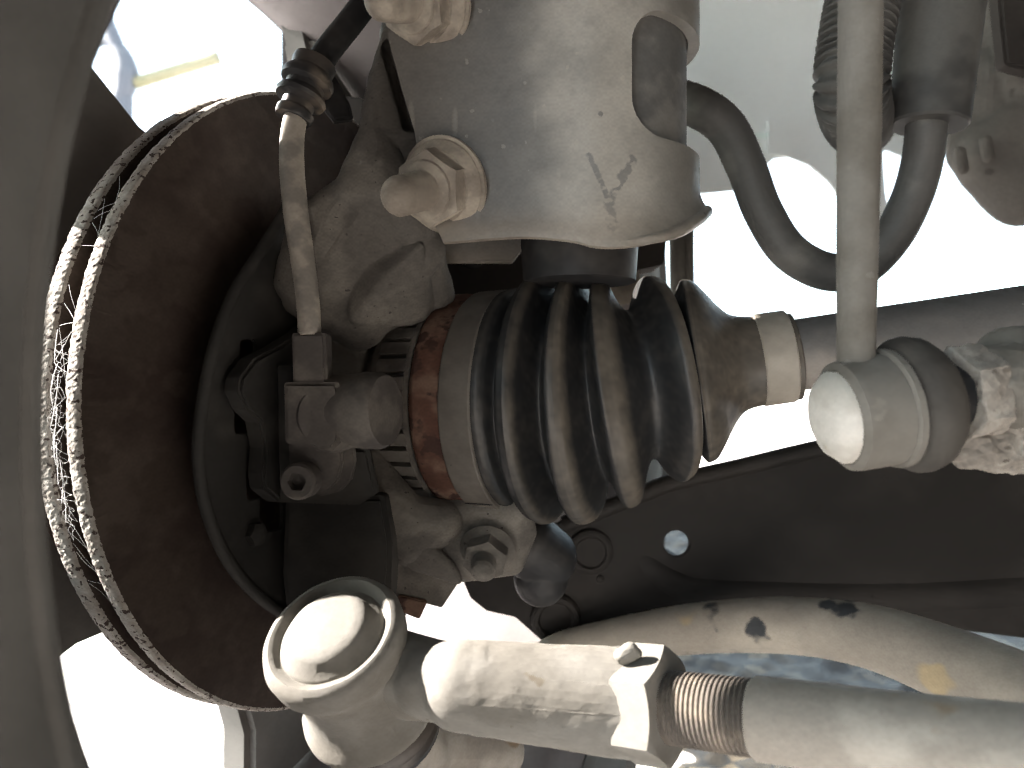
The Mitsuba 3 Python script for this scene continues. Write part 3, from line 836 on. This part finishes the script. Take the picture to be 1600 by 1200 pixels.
# ------------------------------------------------------------------ curved pipe
cp = thing('curved_tube', 'bent dusty tan tube with flaked black paint crossing the lower right', 'tube')
pts = [(835, 1036, .40), (880, 1014, .395), (960, 1000, .39), (1060, 985, .38), (1160, 977, .37), (1250, 978, .355), (1340, 990, .335), (1420, 1013, .315), (1510, 1050, .295), (1600, 1092, .275), (1700, 1145, .255)]
part(cp, 'tube', bumpy(tube([P(*p) for p in pts], [.0075, .0088, .0105, .0118, .0125, .0130, .0135, .0140, .0150, .0160, .0165], 64, 16), .0003, 110, 4), 'm_pipe', True)

# ------------------------------------------------------------------ brake hose and sleeve
bh = thing('coolant_hose', 'black rubber hose looping down in a U from a thick sleeve behind the link rod', 'hose')
YH = .36
part(bh, 'hose', tube([P(1040, 150, .38), P(1092, 168, YH), P(1135, 200, YH), P(1166, 262, YH), P(1192, 330, YH), P(1232, 392, YH), P(1290, 424, YH), P(1345, 418, YH - .005), P(1392, 372, YH - .01), P(1424, 310, YH - .015), P(1441, 250, YH - .02), P(1448, 190, YH - .025), P(1452, 120, YH - .025)], [.0095, .0095, .0093, .0090, .0089, .0089, .0089, .0088, .0088, .0087, .0086, .0085, .0085], 36, 12), 'm_hose', True)
part(bh, 'sleeve', lathe(P(1451, 197, YH - .025), unit(P(1478, -60, YH - .025) - P(1451, 197, YH - .025)), [(0, .008), (0, .0150), (.001, .0160), (.06, .0176), (.12, .019), (.12, .008)], 56), 'm_conduit', 40, label='thick dark sleeve round the upper end of the hose')

# --- corrugated conduit
cc = thing('corrugated_conduit', 'black corrugated conduit hanging behind the link rod', 'conduit')
path = spline([P(u, v, .315) for u, v in ((1362, -60), (1346, 10), (1334, 80), (1330, 130))] + [P(1334, 165, .325), P(1342, 190, .35), P(1350, 198, .40)], 34)
seg = np.concatenate([[0], np.cumsum(np.linalg.norm(np.diff(path, axis=0), axis=1))])
fine = np.arange(0, seg[-1], .00028)
path = np.stack([np.interp(fine, seg, path[:, k_]) for k_ in range(3)], 1)
rad = .0150 - .0022 * (0.5 + 0.5 * np.sign(np.sin(2 * np.pi * fine / .0034)) * np.abs(np.sin(2 * np.pi * fine / .0034)) ** .5)
part(cc, 'ribbed_tube', tube(path, rad, 40, 1, smooth=False), 'm_conduit', 50)

# ------------------------------------------------------------------ stabiliser link
sl = thing('stabiliser_link', 'upright grey rod of the stabiliser link with a round ball socket at its foot', 'stabiliser link')
YL = .2
part(sl, 'rod', bumpy(tube([P(1345, -60, YL + .004), P(1343, 150, YL + .003), P(1340, 350, YL + .001), P(1337, 600, YL - .001)], [.0056, .0055, .0052, .0046], 40, 16), .00008, 200, 5), 'm_link', True)
LD = unit([1, .06, .17])
lo = P(1310, 652, YL)
part(sl, 'ball_socket', lathe(lo, LD, [(0, .008), (0, .0128), (.0012, .0143), (.0030, .0146), (.0125, .0147), (.0127, .010)], 96), 'm_link', 30)
part(sl, 'end_cap', lathe(lo - LD * .0005, -LD, [(-.002, .0122), (.0004, .0121), (.0012, .0112), (.0030, .0098), (.0041, .0076), (.0047, .0045), (.0049, .0005)], 64), 'm_lit_cap', 50, label='domed end cap of the socket, light from the left painted in as a pale tone')
part(sl, 'flange_ring', lathe(lo + LD * .0125, LD, [(0, .010), (0, .0150), (.0006, .0157), (.0022, .0157), (.0028, .0148), (.0028, .010)], 96), 'm_link', 30)
part(sl, 'weld', bumpy(lathe(P(1339, 584, YL), [0, 0, 1], [(0, .003), (0, .0072), (.0006, .0076), (.0018, .0062), (.0026, .0056), (.003, .003)], 40), .0004, 500, 3), 'm_link', 40)
part(sl, 'dust_boot', lathe(lo + LD * .0150, LD, [(0, .008), (0, .0148), (.0010, .0166), (.0030, .0178), (.0050, .0180), (.0080, .0172), (.0106, .0150), (.0122, .0120), (.013, .006)], 96), 'm_link_boot', 40)
bar = thing('stabiliser_bar', 'dirt-caked end of the stabiliser bar bolted to the link at the right edge', 'stabiliser bar')
bo = lo + LD * .027
part(bar, 'stud', lathe(bo, LD, [(0, .003), (0, .0085), (.008, .0085), (.008, .003)], 40), 'm_black', 35)
part(bar, 'nut', bumpy(place(hexagon(.0128, .0085, .001), bo + LD * .0052, LD, .5).subdivide().subdivide().subdivide().subdivide(), .0016, 200, 4), 'm_crust', 70)
eye = cast(union([bone((bo + LD * .0165 + np.array([0, 0, .001]), .0108), (bo + LD * .0215, .0112)), bone((P(1520, 620, .207), .0095), (P(1565, 610, .209), .0115))]), .0012, 6, .0012, 260, 6)
part(bar, 'flattened_eye', eye, 'm_link', 60)
part(bar, 'bar', cast(union([bone((P(1578, 560, .212), .009), (P(1610, 565, .215), .010), (P(1720, 575, .225), .011))]), .002, 6, .0010, 240, 3), 'm_link', 60)
cr = cast(union([bone((P(1515, 690, .207), .0075), (P(1560, 690, .21), .0085), (P(1640, 690, .215), .009)), bone((P(1580, 650, .207), .007), (P(1640, 640, .21), .009), (P(1540, 665, .208), .006))]), .0007, 3, .0016, 420, 5)
part(bar, 'dirt_crust', cr, 'm_crust', 60, label='rough crust of dried dirt under the bar')

# ------------------------------------------------------------------ right background: casting and panel
ge = thing('gearbox', 'rough brown gearbox casting in the upper right corner', 'gearbox')
part(ge, 'casting', cast(union([bone((P(1600, -60, .50), .03), (P(1590, 60, .50), .022), (P(1700, 100, .52), .05), (P(1720, -60, .52), .05)),
                                bone((P(1545, 240, .50), .022), (P(1600, 290, .50), .026), (P(1700, 250, .52), .04), (P(1600, 180, .51), .026)),
                                bone((P(1555, -40, .52), .02), (P(1535, 230, .51), .022), (P(1620, 200, .53), .03)),
                                bone((P(1590, 60, .50), .02), (P(1580, 240, .51), .024), (P(1700, 200, .53), .04))]), .006, 6, .002, 60, 4), 'm_casting', 50)
part(ge, 'bracket', facing([(1556, -60), (1700, -60), (1700, 95), (1640, 118), (1572, 100)], .462, -.012, .0, .002, .003), 'm_under', 30, label='dark plate standing in for a shaded recess on the upper right of the casting')  # dark plate added to imitate the shade of a recess
for u, v in ((1500, 250), (1540, 232)):
    part(ge, 'rib', cast(bone((P(u, v - 12, .478), .0035), (P(u + 4, v + 14, .478), .0035)), .002, 3, .0002, 100, 2), 'm_casting', 50)
bp = thing('body_panel', 'pale grey-green inner body panel behind the hose', 'body panel')
YP = .62
po = [(1000, -150), (1000, 312), (1105, 302), (1178, 295), (1187, 268), (1208, 248), (1232, 246), (1262, 258), (1292, 283), (1318, 318), (1345, 360), (1385, 400), (1398, 380), (1382, 300), (1378, 232), (1420, 250), (1460, 290), (1460, -150)]
part(bp, 'sheet', prism(pixpoly(po, YP, .003), XZ, [0, YP, 0], -.0015, .0015, .0006), 'm_panel', 30)
part(bp, 'tab', prism(pixpoly([(1200, 185), (1236, 192), (1236, 245), (1198, 240)], YP - .004, .002), XZ, [0, YP - .004, 0], -.002, .001, .0006), 'm_panel', 30)

# --- dark parts behind the bellows
sf = thing('subframe', 'black shadowed subframe between the strut and the bellows', 'subframe')
part(sf, 'beam', prism(pixpoly([(440, 140), (560, 150), (700, 200), (1000, 330), (1042, 372), (1040, 412), (1000, 420), (960, 440), (930, 440), (880, 420), (850, 440), (850, 700), (640, 760), (560, 600)], .42), XZ, [0, .42, 0], -.03, .0, .002), 'm_under', 30)
for u, r in ((1058, .0045), (1076, .003)):
    part(sf, 'upright_rod', tube([P(u, 330, .45), P(u, 400, .45), P(u + 2, 520, .45)], r, 20, 6), 'm_link', True)
part(sf, 'bracket', facing([(950, 420), (1000, 400), (1000, 470), (960, 480)], .43, -.004, 0), 'm_bolt', 30)

# ------------------------------------------------------------------ tie rod end and tie rod
te = thing('tie_rod_end', 'sunlit pale tie rod end with domed cap, in the foreground below the brake disc', 'tie rod end')
TD = unit([-.22, -.58, .785])
YT = .222
tc = P(518, 992, YT)
RH = .0212
hs = lathe(tc, -TD, [(.0005, .0148), (.0002, .0160), (-.0012, .0170), (-.0018, .0184), (-.0010, .0202), (.0012, RH), (.0060, .0209), (.0085, .0200), (.0105, .0186), (.0150, .0180), (.0215, .0178), (.0265, .0185), (.0300, .0200), (.0325, .0216), (.0345, .0220), (.0360, .0212), (.0362, .012)], 128)
part(te, 'ball_housing', bumpy(hs, .0003, 160, 3), 'm_tie', 40)
part(te, 'cap', bumpy(lathe(tc + TD * -.0010, TD, [(-.002, .010), (-.002, .0158), (.0006, .0156), (.0016, .0148), (.0026, .0132), (.0048, .0120), (.0058, .0104), (.0063, .0080), (.0065, .0005)], 96), .0001, 150, 8), 'm_tie', 50)
am = union([bone((tc - TD * .014 + np.array([.010, 0, 0]), .0105), (tc - TD * .026 + np.array([.010, .0, .0]), .0105), (P(688, 1062, .222), .0108)),
            bone((P(668, 1062, .2215), .0106), (P(752, 1072, .216), .0124)),
            bone((P(724, 1071, .2165), .0124), (P(985, 1098, .214), .0146))])
part(te, 'arm', cast(am, .0014, 14, .0005, 160, 6), 'm_tie', 60)
part(te, 'grease_boot', lathe(tc - TD * .0362, -TD, [(0, .010), (0, .0186), (.0015, .0190), (.0028, .0180), (.0040, .0178), (.0055, .0192), (.0075, .0196), (.0092, .0186), (.0102, .0170), (.0115, .0172), (.0130, .0184), (.0150, .0182), (.0170, .0160), (.0180, .0120), (.0185, .006)], 96), 'm_rubber', 40)
part(te, 'steering_eye', cast(union([bone((tc - TD * .058, .0150), (tc - TD * .072, .0160)), bone((tc - TD * .064, .013), (tc - TD * .064 + np.array([.03, .04, -.02]), .013))]), .003, 4, .0004, 150, 2), 'm_tie_rod', 60)
part(te, 'lump', cast(bone((P(968, 1024, .207), .0016), (P(986, 1013, .206), .0018), (P(996, 1022, .207), .0013), (P(975, 1030, .208), .0016)), .0005, 1, .0005, 500, 2), 'm_tie', 60)
tro = P(985, 1097, .2135)
TX = unit(P(1600, 1172, .163) - P(985, 1095, .214))
trd = thing('tie_rod', 'threaded tie rod with a hexagonal lock nut leaving the lower right corner', 'tie rod')
part(trd, 'lock_nut', place(hexagon(.0160, .0112, .0012), tro + TX * .0008, TX, .38), 'm_tie', 30, label='pale hexagonal lock nut')
part(trd, 'thread', threaded(tro + TX * .008, TX, .028, .0095, .00135, .0006), 'm_thread', 40, label='rusty dark screw thread')
part(trd, 'rod', bumpy(lathe(tro + TX * .0345, TX, [(0, .004), (0, .0094), (.001, .0101), (.02, .0101), (.026, .0098), (.12, .0098), (.12, .004)], 72), .0002, 160, 5), 'm_tie_rod', 40)

# ------------------------------------------------------------------ unseen car body and slabs added to block light, and what stands outside
un = thing('car_light_blockers', 'unseen car body overhead with slabs added to block light at the sides and front', 'light blocker')


def boxm(x0, x1, y0, y1, z0, z1):
    b = trimesh.creation.box((x1 - x0, y1 - y0, z1 - z0))
    b.apply_translation(((x0 + x1) / 2, (y0 + y1) / 2, (z0 + z1) / 2))
    return b


part(un, 'wheel_arch', boxm(-.22, .5, -.6, .9, .40, .42), 'm_under', False)
part(un, 'side_blocker', boxm(.50, 1.5, -.48, .52, -.30, .42), 'm_under', False)  # unseen slab added to keep light out from the right
part(un, 'low_blocker', boxm(-.24, -.18, .80, 2.6, -.12, .42), 'm_under', False)  # unseen slab added to throw shade on the gravel
part(un, 'front_blocker', boxm(-.13, 1.5, -.54, -.485, -.30, .42), 'm_under', False)  # unseen slab added behind the camera, leaving light from the left front



surface('m_far_blue', (.085, .095, .115), (.11, .12, .135), .5, 6, .7, grain=.03, bump=0)
surface('m_far_yellow', (.17, .165, .10), (.22, .21, .14), .5, 6, .7, grain=.03, bump=0)
ff = thing('garden_frame', 'pale blurred frame with a yellowish bar, far outside the upper wheel opening', 'frame')
YF = 3.2
ringp = [P(164 + 34 * math.cos(t), 118 + 52 * math.sin(t), YF) for t in np.linspace(-1.9, 1.9, 24)]
part(ff, 'hoop', tube(ringp, np.interp(np.linspace(0, 1, 24), [0, .5, 1], [.012, .05, .012]), 16, 4), 'm_far_blue', True)
part(ff, 'bar', tube([P(212, 130, YF), P(270, 112, YF), P(342, 90, YF)], .026, 16, 6), 'm_far_yellow', True)
part(ff, 'post', tube([P(160, 20, YF), P(178, 60, YF), P(196, 110, YF), P(196, 165, YF), P(196, 900, YF)], .03, 16, 6), 'm_far_blue', True)
